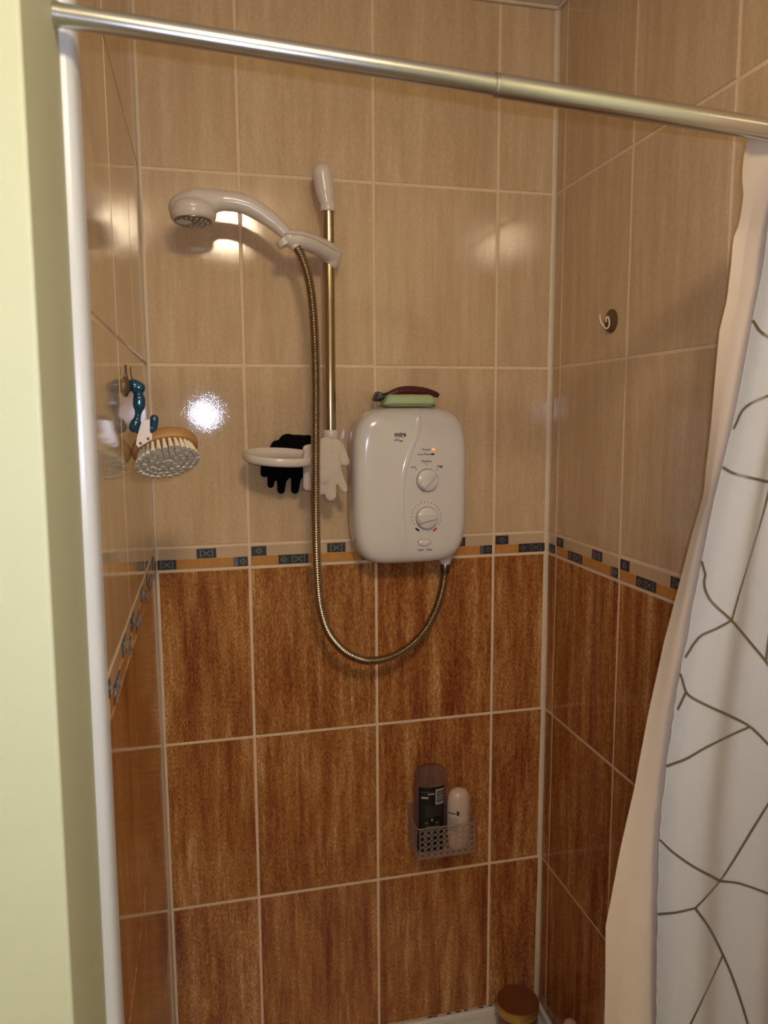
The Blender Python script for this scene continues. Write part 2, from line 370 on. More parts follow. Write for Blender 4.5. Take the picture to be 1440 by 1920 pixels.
def border(wall, a, b, p0):
    """a..b along the wall, p0 = where in the pattern `a` falls; the left wall runs the same way"""
    a2, b2 = a+G/2, b-G/2
    me = tile_mesh('border_tile', b2-a2, ZT-ZB, th=.005, ch=.0008, material=M['border_cream'])
    root = wall.put('border_tile', me, (a+b)/2, (ZT+ZB)/2, tilt=.001)
    cx = (a+b)/2; cz = (ZT+ZB)/2
    def piece(name, s0, s1, zl, zh, m, out, marks=None):
        s0, s1 = max(s0, a2+.0006), min(s1, b2-.0006)
        if s1-s0 < .003: return
        bm = bmesh.new(); box_bm(bm, (s0-cx, -out, zl-cz), (s1-cx, .001, zh-cz), .0005, 1)
        if marks:
            for x0, w0, x1, w1, t in relief_strips((s0+s1)/2-cx, (zl+zh)/2-cz, s1-s0, zh-zl, marks):
                d = Vector((x1-x0, 0, w1-w0)); ln = d.length+1e-6; d = d/ln; n = Vector((-d.z, 0, d.x))*t/2; p, q = Vector((x0, 0, w0)), Vector((x1, 0, w1))
                vs = [bm.verts.new(v+Vector((0, -yy, 0))) for yy in (out+.0006, out-.0002) for v in (p-n, q-n, q+n, p+n)]
                for f in ((0, 1, 2, 3), (0, 1, 5, 4), (1, 2, 6, 5), (2, 3, 7, 6), (3, 0, 4, 7)): bm.faces.new([vs[i] for i in f])
        bm.normal_update(); me = bpy.data.meshes.new(name); nf = 26
        bm.faces.index_update(); bmesh.ops.recalc_face_normals(bm, faces=bm.faces); bm.to_mesh(me); bm.free(); me.materials.append(M[m])
        if marks:
            me.materials.append(M['relief'])
            for p in me.polygons:
                if min(me.vertices[i].co.y for i in p.vertices) < -out-.0003: p.material_index = 1
        o = bpy.data.objects.new(name, me); COL.objects.link(o); o.parent = root
    s = a-p0
    while s < b:
        piece('orange_strip', s+.001, s+.249, ZB+.0012, ZM-.0004, 'border_orange', .0006)
        for i, (u0, u1, k) in enumerate(TOP): piece('inlay', s+u0, s+u1, ZM+.0004, ZT-.0018, 'inlay', .0012, k)
        for i, (u0, u1, k) in enumerate(BOT): piece('inlay', s+u0, s+u1, ZB+.001, ZM-.0002, 'inlay2' if k == 3 else 'inlay', .0012, k)
        s += W0
bw = Wall(wb, 'b'); rw = Wall(wr, 'r'); lw = Wall(wl, 'l')
bcols = [(XL, 0), (0, W0), (W0, 2*W0), (2*W0, XR)]
lay(bw, bcols, ROWS)
border(bw, XL, 0, W0+XL)
border(bw, 0, W0, 0); border(bw, W0, 2*W0, 0); border(bw, 2*W0, XR, 0)
rcols = [(0, .041), (.041, .2913), (.2913, .5443), (.5443, .7973), (.7973, 1.0503)]
lay(rw, rcols, ROWS)
border(rw, 0, .041, .212); border(rw, .041, .2913, 0); border(rw, .2913, .5443, 0); border(rw, .5443, .7973, 0); border(rw, .7973, 1.0503, 0)
lay(lw, [(-.240, 0), (-.493, -.240)], ROWS)
border(lw, -.240, 0, 0); border(lw, -.493, -.240, 0)
for zt, zb, m in ROWS:                       # the cut column at the trim follows the trim's slope
    b_, t_ = yend(zb)+.001, yend(zt)+.001
    a = -.493
    verts = []
    for i, dx in ((.0009, 0), (0, .0009), (0, .005)):
        verts += [(XL-dx, b_+i, zb+G/2+i), (XL-dx, a-G/2-i, zb+G/2+i), (XL-dx, a-G/2-i, zt-G/2-i), (XL-dx, t_+i, zt-G/2-i)]
    cen = Vector((XL, -.61, (zt+zb)/2))
    me = bpy.data.meshes.new('tile'); f = [(0, 1, 2, 3)]
    for r in (0, 4):
        for k in range(4): k2 = (k+1) % 4; f.append((r+k, r+4+k, r+4+k2, r+k2))
    R = Matrix.Rotation(-math.pi/2, 4, 'Z')
    me.from_pydata([tuple(R @ (Vector(v)-cen)) for v in verts], [], f); me.materials.append(M[m]); me.update()
    o = bpy.data.objects.new('tile', me); COL.objects.link(o); o.parent = wl; o.location = cen-LOC[wl]; o.rotation_euler = (0, 0, math.pi/2)
border(lw, yend(-.366)+.001, -.493, .021)
# grout beds and corner sealant
box('grout_bed', (XL-.004, .0011, ZF), (XR+.004, .0045, ZC), M['grout'], wb)
box('grout_bed', (XR+.0011, -1.055, ZF), (XR+.0045, .0011, ZC), M['grout'], wr)
ya, yb = yend(ZF)+.002, yend(ZC)+.002
V = [(XP-.001, ya, ZF), (XL-.0011, ya, ZF), (XL-.0011, .0011, ZF), (XP-.001, .0011, ZF), (XP-.001, yb, ZC), (XL-.0011, yb, ZC), (XL-.0011, .0011, ZC), (XP-.001, .0011, ZC)]
mk('grout_bed', V, ((3, 2, 1, 0), (4, 5, 6, 7), (0, 1, 5, 4), (1, 2, 6, 5), (2, 3, 7, 6), (3, 0, 4, 7)), M['grout'], wl)
def bead(name, x, y, sx, sy, r, za, zb, parent):
    V = []; F = []; n = 6
    prof = [(0, 0)] + [(r*(1-math.sin(t*math.pi/2/n)), r*(1-math.cos(t*math.pi/2/n))) for t in range(n+1)]
    for z in (za, zb):
        for a, b in prof: V.append((x+sx*a, y+sy*b, z))
    m = len(prof)
    for k in range(m): F.append((k, (k+1) % m, m+(k+1) % m, m+k))
    mk(name, V, F, M['silicone'], parent, smooth=True, angle=40)
bead('corner_sealant', XR, 0, -1, -1, .0085, -1.43, ZC, wb)
bead('corner_sealant', XL, 0, 1, -1, .006, -1.43, ZC, wb)
# the ceiling's cove bead along the tiles
box('ceiling_sealant', (XL, -.008, ZC-.006), (XR, 0, ZC), M['silicone'], wb, .002)
box('ceiling_sealant', (XR-.007, -1.05, ZC-.006), (XR, -.008, ZC), M['silicone'], wr, .002)
# white quarter-round trim closing the left tiling
V = []; F = []; n = 8; prof = []
Rr = .0135
for t in range(n+1):
    a = t/n*math.pi/2; prof.append((XP-.001+Rr*math.cos(a)*1.0, -Rr*math.sin(a)))
prof = [(XL+.0006, .001)] + [(XP+.0128*math.cos(t/n*math.pi/2)**.7, -.020*math.sin(t/n*math.pi/2)**.8) for t in range(n+1)] + [(XP, .001)]
for z in (-1.44, ZC):
    for x, dy in prof: V.append((x, yend(z)+dy, z))
m_ = len(prof)
for k in range(m_): F.append((k, (k+1) % m_, m_+(k+1) % m_, m_+k))
tr = mk('trim_1', V, F, M['trim'], origin=(XP, -.72, ZF), smooth=True, angle=60)
struct(tr, 'white quarter-round trim along the edge of the left tiles', 'trim')

# ------------------------------------------------------------------ ceiling lamp (gives the warm light)
lp = empty('ceiling_lamp', (LAMP_POS[0], LAMP_POS[1], ZC), 'round drum ceiling lamp lighting the bathroom', 'lamp')
lathe('lamp_base', [(.105, -.012), (.105, 0)], (LAMP_POS[0], LAMP_POS[1], ZC-.0005), M['white2'], lp, seg=40)
lathe('lamp_shade', [(.07, -.104), (.088, -.10), (.094, -.09), (.094, -.0135)], (LAMP_POS[0], LAMP_POS[1], ZC), M['lampglass'], lp, seg=40)

# ------------------------------------------------------------------ shower tray
tray = empty('shower_tray', (.226, -.38, ZF), 'white shower tray along the bottom of the tiled walls', 'shower tray')
bm = bmesh.new()
def ringrect(x0, x1, y0, y1, z): return [bm.verts.new(v) for v in ((x0, y0, z), (x1, y0, z), (x1, y1, z), (x0, y1, z))]
ZR = -1.445
rings = [ringrect(XL+.001, XR-.001, -.76, -.001, ZF), ringrect(XL+.001, XR-.001, -.76, -.001, ZR), ringrect(XL+.05, XR-.05, -.71, -.05, ZR), ringrect(XL+.075, XR-.075, -.685, -.075, ZR-.07)]
for a, b in zip(rings, rings[1:]):
    for k in range(4): bm.faces.new((a[k], a[(k+1) % 4], b[(k+1) % 4], b[k]))
bm.faces.new(rings[-1]); bm.faces.new(rings[0])
bmesh.ops.bevel(bm, geom=[e for e in bm.edges if max(v.co.z for v in e.verts) > ZR-.08 and min(v.co.z for v in e.verts) > ZR-.08], offset=.006, segments=2, affect='EDGES')
mkbm('basin', bm, M['tray'], tray, smooth=True, angle=50)
box('seal_strip', (XL+.004, -.012, ZR-.0005), (XR-.004, -.0015, ZR+.016), M['tray'], tray, .003)
box('seal_strip', (XR-.012, -.70, ZR-.0005), (XR-.0015, -.013, ZR+.016), M['tray'], tray, .003)
for k in range(9):
    x = .36+k*.024+rt.uniform(-.008, .008); l = rt.uniform(.004, .012)
    box('mould_spot', (x, -.0032, ZR+.0135), (x+l, -.0008, ZR+.0172), M['dirt'], tray, .0008, 1)

# ------------------------------------------------------------------ curtain rod
rod = empty('curtain_rod', (XP, -.7565, .2389), 'satin chrome telescopic curtain rod spanning the shower opening', 'curtain rod')
A = Vector((XP+.0005, -.7565, .2389)); B_ = Vector((XR-.0005, -.7565, .2389-.0388*(XR-XP)/.694))
J = A.lerp(B_, (.2032-A.x)/(B_.x-A.x)); dv = (B_-A).normalized()
def cyl(name, a, b, r, m, parent, seg=28, lip=0):
    path = [a, a+(b-a)*.001, b-(b-a)*.001, b]; return tube(name, path, [r*.93, r, r, r*.93], m, parent, seg)
cyl('inner_tube', A+dv*.004, J+dv*.05, .0094, M['chrome'], rod)
cyl('outer_tube', J, B_-dv*.004, .0110, M['chrome'], rod)
tube('tube_lip', [J-dv*.0015, J-dv*.001, J+dv*.002, J+dv*.0025], [.0102, .0113, .0113, .0110], M['chrome'], rod, 28)
tube('end_cap', [A, A+dv*.0045], .0098, M['chrome'], rod, 24)
tube('end_cap', [B_-dv*.006, B_], .0118, M['nut'], rod, 24)

# ------------------------------------------------------------------ shower curtain
YF, YR_ = -.748, -.712
Fpx = [(1465, 262), (1452, 380), (1440, 490), (1416, 611), (1400, 700), (1382, 790), (1361, 876), (1345, 940), (1320, 1065), (1292, 1210), (1275, 1300), (1257, 1430), (1248, 1500), (1241, 1590), (1238, 1720), (1236, 1920), (1234, 2500)]
Gpx = [(1412, 262), (1396, 300), (1386, 335), (1382, 372), (1388, 420), (1380, 450), (1377, 490), (1368, 560), (1352, 620), (1342, 700), (1330, 800), (1318, 880), (1313, 925), (1290, 1000), (1262, 1110), (1240, 1200), (1215, 1330), (1190, 1480), (1165, 1590), (1145, 1690), (1135, 1735), (1132, 1850), (1129, 1920), (1124, 2500)]
def edge(pxs, y): return sorted(((p.z, p.x) for p in (at(u, v, y+(-.754-y)*min(1, max(0, 1-(v-262)/110))) for u, v in pxs)))
def interp(tab, z):
    if z <= tab[0][0]: return tab[0][1]
    for (a, xa), (b, xb) in zip(tab, tab[1:]):
        if z <= b: return xa+(xb-xa)*(z-a)/(b-a)
    return tab[-1][1]
FE, GE = edge(Fpx, YF), edge(Gpx, YR_)
ZTOP, ZBOT = .2195-.012, -1.36
cur = empty('shower_curtain', (.55, -.74, ZBOT), 'white shower curtain printed with thin olive lines, bunched at the right', 'shower curtain')
def sheet(name, xl, y_of, mat_, nz=150, nx=70, xr=XR-.012):
    V = []; F = []
    for j in range(nz+1):
        z = ZTOP+(ZBOT-ZTOP)*j/nz; x0 = xl(z)
        for i in range(nx+1):
            s = i/nx; V.append((x0+(xr-x0)*s, y_of(s, z, x0), z))
    for j in range(nz):
        for i in range(nx):
            a = j*(nx+1)+i; F.append((a, a+1, a+nx+2, a+nx+1))
    return V, F
def yfront(s, z, x0):
    d = min(1, max(0, (ZTOP-z)/.35)); amp = .010*(1-d)+.016*d
    wv = amp*(math.cos(2*math.pi*(2.1*s+.08))-math.cos(2*math.pi*.08))*(1 if s > 0 else 0)
    curl = .010*max(0, 1-s/.07)**2
    puck = .0012*math.sin(z*420+3*math.sin(z*37))*max(0, 1-s/.05)*(1 if z < -.3 else 0)
    top = max(0, 1-(ZTOP-z)/.10)
    return (YF - .004 + wv*.5 + curl + puck)*(1-top) + (-.7565+wv*.3)*top
def yrear(s, z, x0):
    top = max(0, 1-(ZTOP-z)/.10); d = min(1, max(0, (ZTOP-z)/.4))
    wv = .006*math.sin(2*math.pi*(1.6*s+.1*math.sin(z*3)))*d + .010*max(0, 1-s/.12)*math.sin(z*9+.6)*.5
    fold = .012*math.exp(-((s-.38-.12*math.sin(z*2.2))/.10)**2)*d
    return min((YR_ + wv - fold)*(1-top) + (-.752+.010*math.sin(s*14)*.4)*top, .0)
fv, ff = sheet('printed_panel', lambda z: interp(FE, z), yfront, None)
panel = mk('printed_panel', fv, ff, M['curtain'], cur, smooth=True)
panel['label'] = 'white panel with printed olive lines'
gv, gf = sheet('plain_panel', lambda z: interp(GE, z), yrear, None)
lining = mk('plain_panel', gv, gf, M['lining'], cur, smooth=True)
lining['label'] = 'plain beige back of the curtain showing at its left edge'
hem_pts = [Vector(fv[j*71])+Vector((.0008, 0, 0)) for j in range(151)]
tube('side_hem', hem_pts, .0012, M['curtain'], cur, 6)
FB = BVHTree.FromPolygons([Vector(v) for v in fv], ff)
LINES = [[(1359, 878), (1375, 887), (1400, 894), (1440, 903), (1490, 912)], [(1466, 830), (1440, 923), (1431, 959), (1406, 1044), (1387, 1106), (1371, 1163)],
 [(1320, 1066), (1323, 1078), (1321, 1091), (1324, 1109), (1337, 1131), (1371, 1163), (1400, 1197), (1437, 1241), (1470, 1290)], [(1371, 1163), (1344, 1178), (1316, 1191), (1302, 1206), (1294, 1219)],
 [(1452, 1120), (1440, 1206), (1436, 1240)], [(1281, 1278), (1287, 1297), (1300, 1309), (1331, 1325), (1366, 1341), (1406, 1362), (1440, 1395), (1480, 1440)], [(1287, 1297), (1278, 1316)],
 [(1406, 1362), (1369, 1378), (1325, 1400), (1287, 1422), (1259, 1433)], [(1419, 611), (1425, 620), (1440, 632), (1480, 660)], [(1490, 720), (1440, 742), (1409, 756), (1392, 771), (1383, 790)],
 [(1490, 1420), (1440, 1506), (1412, 1552), (1376, 1611), (1349, 1651), (1325, 1679), (1303, 1702)], [(1243, 1579), (1263, 1598), (1300, 1624), (1349, 1651)], [(1349, 1651), (1387, 1656), (1440, 1675), (1490, 1700)],
 [(1240, 1713), (1268, 1710), (1303, 1702)], [(1303, 1702), (1330, 1741), (1355, 1790), (1376, 1839), (1402, 1920), (1420, 2010)], [(1355, 1790), (1330, 1844), (1294, 1920), (1262, 1990)],
 [(1420, 2010), (1360, 2060), (1300, 2080), (1240, 2075)], [(1420, 2010), (1480, 2060)], [(1360, 2060), (1390, 2180), (1450, 2300)], [(1390, 2180), (1300, 2230), (1240, 2240)]]
for li, ln in enumerate(LINES):
    pts = []; ln = [Vector((u, v, 0)) for u, v in ln]
    if li in (0, 2, 8, 11, 13, 5): ln.insert(0, ln[0]+(ln[0]-ln[1]).normalized()*16)
    if li in (3, 6, 7, 9): ln.append(ln[-1]+(ln[-1]-ln[-2]).normalized()*16)
    for p in catmull(ln, 9):
        hit = FB.ray_cast(CAM, ray(p.x, p.y).normalized())
        if hit[0] is not None: pts.append((hit[0], hit[1] if hit[1].y < 0 else -hit[1]))
    if len(pts) < 2: continue
    V = []; F = []
    for i, (p, nrm) in enumerate(pts):
        a, b = pts[max(0, i-1)][0], pts[min(len(pts)-1, i+1)][0]; t = (b-a).normalized(); sd = t.cross(nrm).normalized()*.0014
        V += [p+nrm*.0009-sd, p+nrm*.0009+sd]
    for i in range(len(pts)-1): F.append((2*i, 2*i+1, 2*i+3, 2*i+2))
    mk('printed_line', V, F, M['print'], cur)
for x in (.53, .585):                               # rings over the rod
    zc = .2389-.0388*(x-XP)/.694
    tube('curtain_ring', [Vector((x, -.7565+.0145*math.cos(a), zc-.003+.0155*math.sin(a))) for a in [2*math.pi*k/28 for k in range(29)]], .0013, M['white2'], cur, 8)

# ------------------------------------------------------------------ electric shower unit
un = empty('electric_shower', (.306, 0, -.385), 'white electric shower heater box with two dials on the tiled wall', 'shower unit')
cx_, cz_ = .3055, -.2315
HW, HH = .1135, .1515
def sup(a, n=4.6):
    c, s = math.cos(a), math.sin(a)
    return math.copysign(abs(c)**(2/n), c), math.copysign(abs(s)**(2/n), s)
layers = [(-.012, .955), (-.016, .985), (-.03, .995), (-.055, 1.0), (-.068, .990), (-.078, .968), (-.085, .93), (-.0895, .87), (-.0915, .78), (-.093, .62), (-.094, .4), (-.0945, .15)]
V = []; F = []; ns = 96
for y, sc in layers:
    for k in range(ns):
        sx, sz = sup(2*math.pi*k/ns)
        V.append((cx_+sx*(HW-(1-sc)*.11), y, cz_+sz*(HH-(1-sc)*.11 - (1-sc)*.03)))
for i in range(len(layers)-1):
    for k in range(ns): k2 = (k+1) % ns; F.append((i*ns+k, i*ns+k2, (i+1)*ns+k2, (i+1)*ns+k))
F.append(tuple((len(layers)-1)*ns+k for k in range(ns))); F.append(tuple(range(ns-1, -1, -1)))
body = mk('cover', V, F, M['unit'], un, smooth=True, angle=60)
UB = BVHTree.FromPolygons([Vector(v) for v in V], F)
def snap(u, v):
    h = UB.ray_cast(CAM, ray(u, v).normalized()); return h[0]
V = []; F = []
for y, sc in ((-.0002, .96), (-.0118, .97)):
    for k in range(ns): sx, sz = sup(2*math.pi*k/ns); V.append((cx_+sx*(HW-(1-sc)*.11), y, cz_+sz*(HH-(1-sc)*.11)))
for k in range(ns): F.append((k, (k+1) % ns, ns+(k+1) % ns, ns+k))
F.append(tuple(range(ns-1, -1, -1))); F.append(tuple(ns+k for k in range(ns)))
mk('backplate', V, F, M['white2'], un, smooth=True, angle=60)
# moulded S-shaped crease down the cover
cr = [(786, 768), (788, 785), (787, 803), (780, 826), (768, 858), (760, 893), (757, 928), (757, 974), (762, 1017), (767, 1034)]
pp = [snap(p.x, p.y) for p in catmull([Vector((u, v, 0)) for u, v in cr], 6)]
pp = [p+Vector((0, .0008, 0)) for p in pp if p]
V = []; F = []
for i, p in enumerate(pp):
    t = (pp[min(i+1, len(pp)-1)]-pp[max(i-1, 0)]).normalized(); sd = Vector((-t.z, 0, t.x)); sd = sd if sd.x > 0 else -sd
    k = math.sin(math.pi*min(1, .15+.85*i/len(pp)))**.4
    V += [p-sd*.015+Vector((0, .0012, 0)), p-sd*.007+Vector((0, -.0008*k, 0)), p-sd*.0015+Vector((0, -.0024*k, 0)), p+sd*.0010+Vector((0, -.0020*k, 0)), p+sd*.0042+Vector((0, .0008, 0))]
for i in range(len(pp)-1):
    for k in range(4): F.append((5*i+k, 5*i+k+1, 5*i+k+6, 5*i+k+5))
mk('cover_crease', V, F, M['unit'], un, smooth=True)
def dial(u, v, r, ang):
    c = snap(u, v); c = c+Vector((0, .0006, 0))
    lathe('dial_gap', [(r*1.03, 0), (r*1.03, .0010)], c, M['seam'], un, (0, -1, 0), 36)
    d = lathe('dial', [(r*.99, .0), (r*.99, .006), (r*.94, .0085), (r*.86, .0095), (r*.3, .010)], c, M['unit'], un, (0, -1, 0), 36)
    ca, sa = math.cos(ang), math.sin(ang); V = []
    L1, W1, W2, h0, h1 = r*.97, r*.17, r*.46, .008, .0165
    for (l, wd, h) in ((L1, W1, h0), (-L1, W2, h0), (L1*.9, W1*.75, h1*.86), (-L1*.84, W2*.66, h1)):
        for sgn in (-1, 1): V.append(c+Vector((ca*l-sa*wd*sgn, -h, sa*l+ca*wd*sgn)))
    F = ((0, 1, 3, 2), (4, 6, 7, 5), (0, 4, 5, 1), (2, 3, 7, 6), (0, 2, 6, 4), (1, 5, 7, 3))
    bm = bmesh.new(); bv = [bm.verts.new(v) for v in V]
    for f in F: bm.faces.new([bv[i] for i in f])
    bmesh.ops.bevel(bm, geom=list(bm.edges), offset=.0014, segments=3, affect='EDGES')
    mkbm('grip', bm, M['unit'], d, smooth=True, angle=60); return c
k1 = dial(801, 900, .0212, math.radians(40)); k2 = dial(800, 971, .0212, math.radians(6))
def ink(name, pts, m, parent=un): 
    n = len(pts); V = [p+Vector((0, -.0004, 0)) for p in pts]+[p+Vector((0, .001, 0)) for p in pts]
    F = [tuple(range(n))]+[(k, (k+1) % n, n+(k+1) % n, n+k) for k in range(n)]
    return mk(name, V, F, m, parent)
def dot(c, rx, rz, m, name='scale_dot', rot=0, n=10):
    return ink(name, [c+Vector((rx*math.cos(a)*math.cos(rot)-rz*math.sin(a)*math.sin(rot), 0, rx*math.cos(a)*math.sin(rot)+rz*math.sin(a)*math.cos(rot))) for a in [2*math.pi*k/n for k in range(n)]], m)
for k in range(18):
    a = math.radians(-28+k*(236/17)); p = snap(799.5+27*math.cos(a), 969-27.5*math.sin(a))
    if p: dot(p, .0009, .0009, M['ink'])
for sgn, m in ((-1, M['blueink']), (1, M['redink'])):
    p = snap(800-1+sgn*16.5, 993); dot(p, .0052, .0020, m, 'temperature_mark', math.radians(35)*sgn, 14)
p = snap(796, 1017)
lathe('button_gap', [(.0135, 0), (.0135, .0011)], p+Vector((0, .0006, 0)), M['seam'], un, (0, -1, 0), 32, sy=.52)
bt = lathe('start_button', [(.0128, 0), (.0128, .0022), (.011, .0034), (.004, .0040)], p+Vector((0, .0006, 0)), M['unit'], un, (0, -1, 0), 32, sy=.5)
p = snap(813, 843); lathe('power_light', [(.0034, 0), (.0034, .0010), (.002, .0016)], p+Vector((0, .0005, 0)), M['neon'], un, (0, -1, 0), 16, sy=.75)
dot(snap(811, 851.5), .0042, .0016, M['ink'], 'low_flow_light', 0, 12)
def utext(s, u, v, size, m='ink', **k):
    p = snap(u, v); return text('lettering', s, p+Vector((0, -.0004, 0)), size, M[m], un, **k)
utext('mira', 750.5, 814.5, .0125, bold=.00035)
utext('elite', 744, 825, .0070); utext('ST', 753, 827.5, .0050, bold=.0002)
wave = [snap(742+k*1.6, 820.2+1.2*math.sin(k*.7)) for k in range(11)]
tube('lettering', [q+Vector((0, -.0002, 0)) for q in wave], .0003, M['ink'], un, 5)
utext('Power', 799.5, 843, .0062); utext('Low Flow', 794.5, 851.5, .0062); utext('Medium', 799.5, 865, .0062)
utext('Low', 775, 875.5, .0062); utext('High', 825, 874.5, .0062, bold=.0001); utext('Start - Stop', 797, 1030.5, .0062)
for u, v, a in ((799.7, 870.5, 90), (780, 880, 130), (819.5, 880, 50)): dot(snap(u, v), .0016, .0008, M['ink'], 'scale_dot', math.radians(a), 8)
# outlet for the hose
oc = at(835, 1050, -.045)
blob('outlet', [(oc+Vector((0, 0, .018)), .019, oc+Vector((0, 0, -.002)), .0115)], M['unit'], un, .0018)

# ------------------------------------------------------------------ soap and razor on the unit
ztop = cz_+HH
sp_c = at(764, 752, -.048); zs = ztop-.0032
bm = bmesh.new(); box_bm(bm, (sp_c.x-.051, -.078, zs+.0042), (sp_c.x+.051, -.018, zs+.0315), .0125, 5)
for v in bm.verts:
    tx = (v.co.x-sp_c.x)/.051
    if v.co.z > zs+.012: v.co.z -= .0075*tx*tx
sp = mkbm('soap_bar', bm, M['green'], origin=(sp_c.x, -.048, zs), smooth=True); tag(sp, 'pale green soap bar lying on top of the shower unit', 'soap')
rz = empty('razor', (sp_c.x, -.05, zs+.025), 'dark red razor with black head lying across the green soap', 'razor')
hp = [at(u, v, -.052) for u, v in ((727, 741), (738, 737), (752, 732.5), (770, 731.5), (790, 733), (806, 736), (818, 740), (822, 742.5))]
hpath = catmull(hp, 5)
tube('handle', hpath, [(.0046+.0036*math.sin(math.pi*min(1, .1+i/len(hpath)))) for i in range(len(hpath))], M['maroon'], rz, 12)
gp = catmull([at(u, v, -.060) for u, v in ((745, 732), (770, 728.8), (800, 731), (815, 736))], 5)
tube('grip_rib', gp, .0012, M['maroon'], rz, 8)
n0 = at(726, 741, -.052)
tube('neck', [at(716, 744.5, -.052), at(724, 742, -.052), at(732, 739, -.052)], [.0055, .006, .005], M['blackpl'], rz, 10)
hc = at(708.5, 744, -.052)
bm = bmesh.new(); box_bm(bm, (-.0052, -.020, -.0085), (.0052, .020, .0085), .002, 2)
bmesh.ops.rotate(bm, verts=bm.verts, cent=(0, 0, 0), matrix=Matrix.Rotation(math.radians(24), 3, 'Y'))
bmesh.ops.translate(bm, verts=bm.verts, vec=hc)
mkbm('razor_head', bm, M['blackpl'], rz, smooth=True, angle=40)
for k in range(3):
    q = hc+Vector((-.001+.0022*k, -.0206, .004-.001*k)); box('blade', q+Vector((-.0006, -.0004, -.0055)), q+Vector((.0006, .040, .0055)), M['nut'], rz)

# ------------------------------------------------------------------ slide rail
YRAIL = -.052
rl = empty('shower_rail', (.157, 0, -.135), 'brassy vertical slide rail with white end brackets on the rear wall', 'shower rail')
rt0, rt1 = at(615.5, 385, YRAIL), at(620, 822, YRAIL)
tube('pole', [rt0, rt0.lerp(rt1, .5), rt1], .0106, M['brass'], rl, 28)
tb = [at(604, 325, YRAIL), at(610, 362, YRAIL), at(614, 386, YRAIL)]
blob('top_bracket', [(tb[0], .0185, tb[1], .0175), (tb[1], .0175, tb[2], .0122), (tb[0]+Vector((0, .005, 0)), .016, Vector((tb[0].x, -.013, tb[0].z+.004)), .0125)], M['white'], rl, .0018)
lathe('bracket_collar', [(.0134, -.016), (.0138, -.014), (.0138, -.001), (.0134, 0)], at(614.5, 382, YRAIL)+Vector((0, 0, .002)), M['white'], rl)
bb = at(620, 822, YRAIL)
blob('bottom_bracket', [(bb+Vector((0, 0, .004)), .0150, bb+Vector((0, 0, -.05)), .0165), (bb+Vector((0, 0, -.03)), .014, Vector((bb.x, -.0135, bb.z-.032)), .0125)], M['white'], rl, .002)
lathe('bracket_collar', [(.0145, -.010), (.0155, -.008), (.0150, .004), (.0138, .006)], bb+Vector((0, 0, .010)), M['white'], rl)
# sliding holder
def hp_(u, v, y): return at(u, v, y)
hs = [hp_(543, 447, -.108), hp_(560, 449, -.104), hp_(585, 456, -.09), hp_(610, 468, -.068), hp_(622, 477, -.055)]
holder = blob('slide_holder', [(hs[0], .0150, hs[1], .0165), (hs[1], .0165, hs[2], .0160), (hs[2], .0160, hs[3], .0175), (hs[3], .0175, hs[4], .0185), (hs[4], .0185, at(621.5, 492, YRAIL), .0135)], M['white'], rl, .0018)
holder['label'] = 'white sliding arm holding the hand shower'
HB = BVHTree.FromObject(holder, bpy.context.evaluated_depsgraph_get()) if False else None
sm = []
for u, v in ((531, 439), (545, 439), (565, 441), (585, 446.5), (605, 456), (622, 465.5), (634, 472.5)):
    p = None
    hv = holder.data
    sm.append((u, v))
HBT = BVHTree.FromPolygons([v.co+LOC[holder] for v in holder.data.vertices], [tuple(p.vertices) for p in holder.data.polygons])
sp_pts = [HBT.ray_cast(CAM, ray(p.x, p.y).normalized())[0] for p in catmull([Vector((u, v, 0)) for u, v in sm], 6)]
sp_pts = [p for p in sp_pts if p is not None]
if len(sp_pts) > 3: tube('holder_seam', sp_pts, .0005, M['seam'], holder, 5)
lathe('clip_ring', [(.0105, -.004), (.0125, -.003), (.0125, .008), (.0105, .009)], at(531, 452, -.108), M['white'], holder, (at(545, 466, -.108)-at(531, 440, -.108)).normalized())

# ------------------------------------------------------------------ hand shower
YH = -.108
hd = empty('hand_shower', at(540, 440, YH), 'white curved hand shower hanging over the left of the recess', 'shower head')
pth = [(345, 392), (368, 381), (392, 377), (415, 376), (440, 378), (465, 385), (488, 398), (510, 414), (528, 430), (538, 441)]
rr = [.026, .0255, .0205, .0168, .0165, .0165, .0155, .0140, .0118, .0108]
P3 = [at(u, v, YH) for u, v in pth]
segs = [(P3[i], rr[i], P3[i+1], rr[i+1]) for i in range(len(P3)-1)]
fx = (at(398, 415, YH)-at(326, 409, YH)); fa = fx.normalized(); fn = Vector((fa.z, 0, -fa.x)).normalized()       # spray axis, downwards
fn = (fn+Vector((0, -.07, 0))).normalized()
hc0 = at(362, 400, YH)
for k in range(28):
    a = 2*math.pi*k/28; e1 = fn.orthogonal().normalized(); e2 = fn.cross(e1)
    q = hc0+(e1*math.cos(a)+e2*math.sin(a))*.0265
    segs.append((q-fn*.003, .0120, hc0-fn*.016, .019))
hb = blob('handle_body', segs, M['white'], hd, .0018, smooth=14)
lathe('spray_rim', [(.036, -.004), (.0385, .001), (.0375, .008), (.0335, .013), (.031, .0135)], hc0, M['white'], hd, fn, 40)
spl = lathe('spray_plate', [(.0315, .010), (.0312, .0142), (.026, .0152), (.012, .0158)], hc0, M['nut'], hd, fn, 36)
e1 = fn.orthogonal().normalized(); e2 = fn.cross(e1)
for r, n in ((.009, 6), (.017, 12), (.025, 18)):
    for k in range(n):
        a = 2*math.pi*k/n; q = hc0+(e1*math.cos(a)+e2*math.sin(a))*r+fn*.0148
        lathe('nozzle', [(.0012, 0), (.0008, .0022)], q, M['white2'], spl, fn, 6)
tube('connector', [at(538, 441, YH), at(547, 452, YH), at(556, 464, YH)], [.0105, .0100, .0092], M['white'], hd, 18)

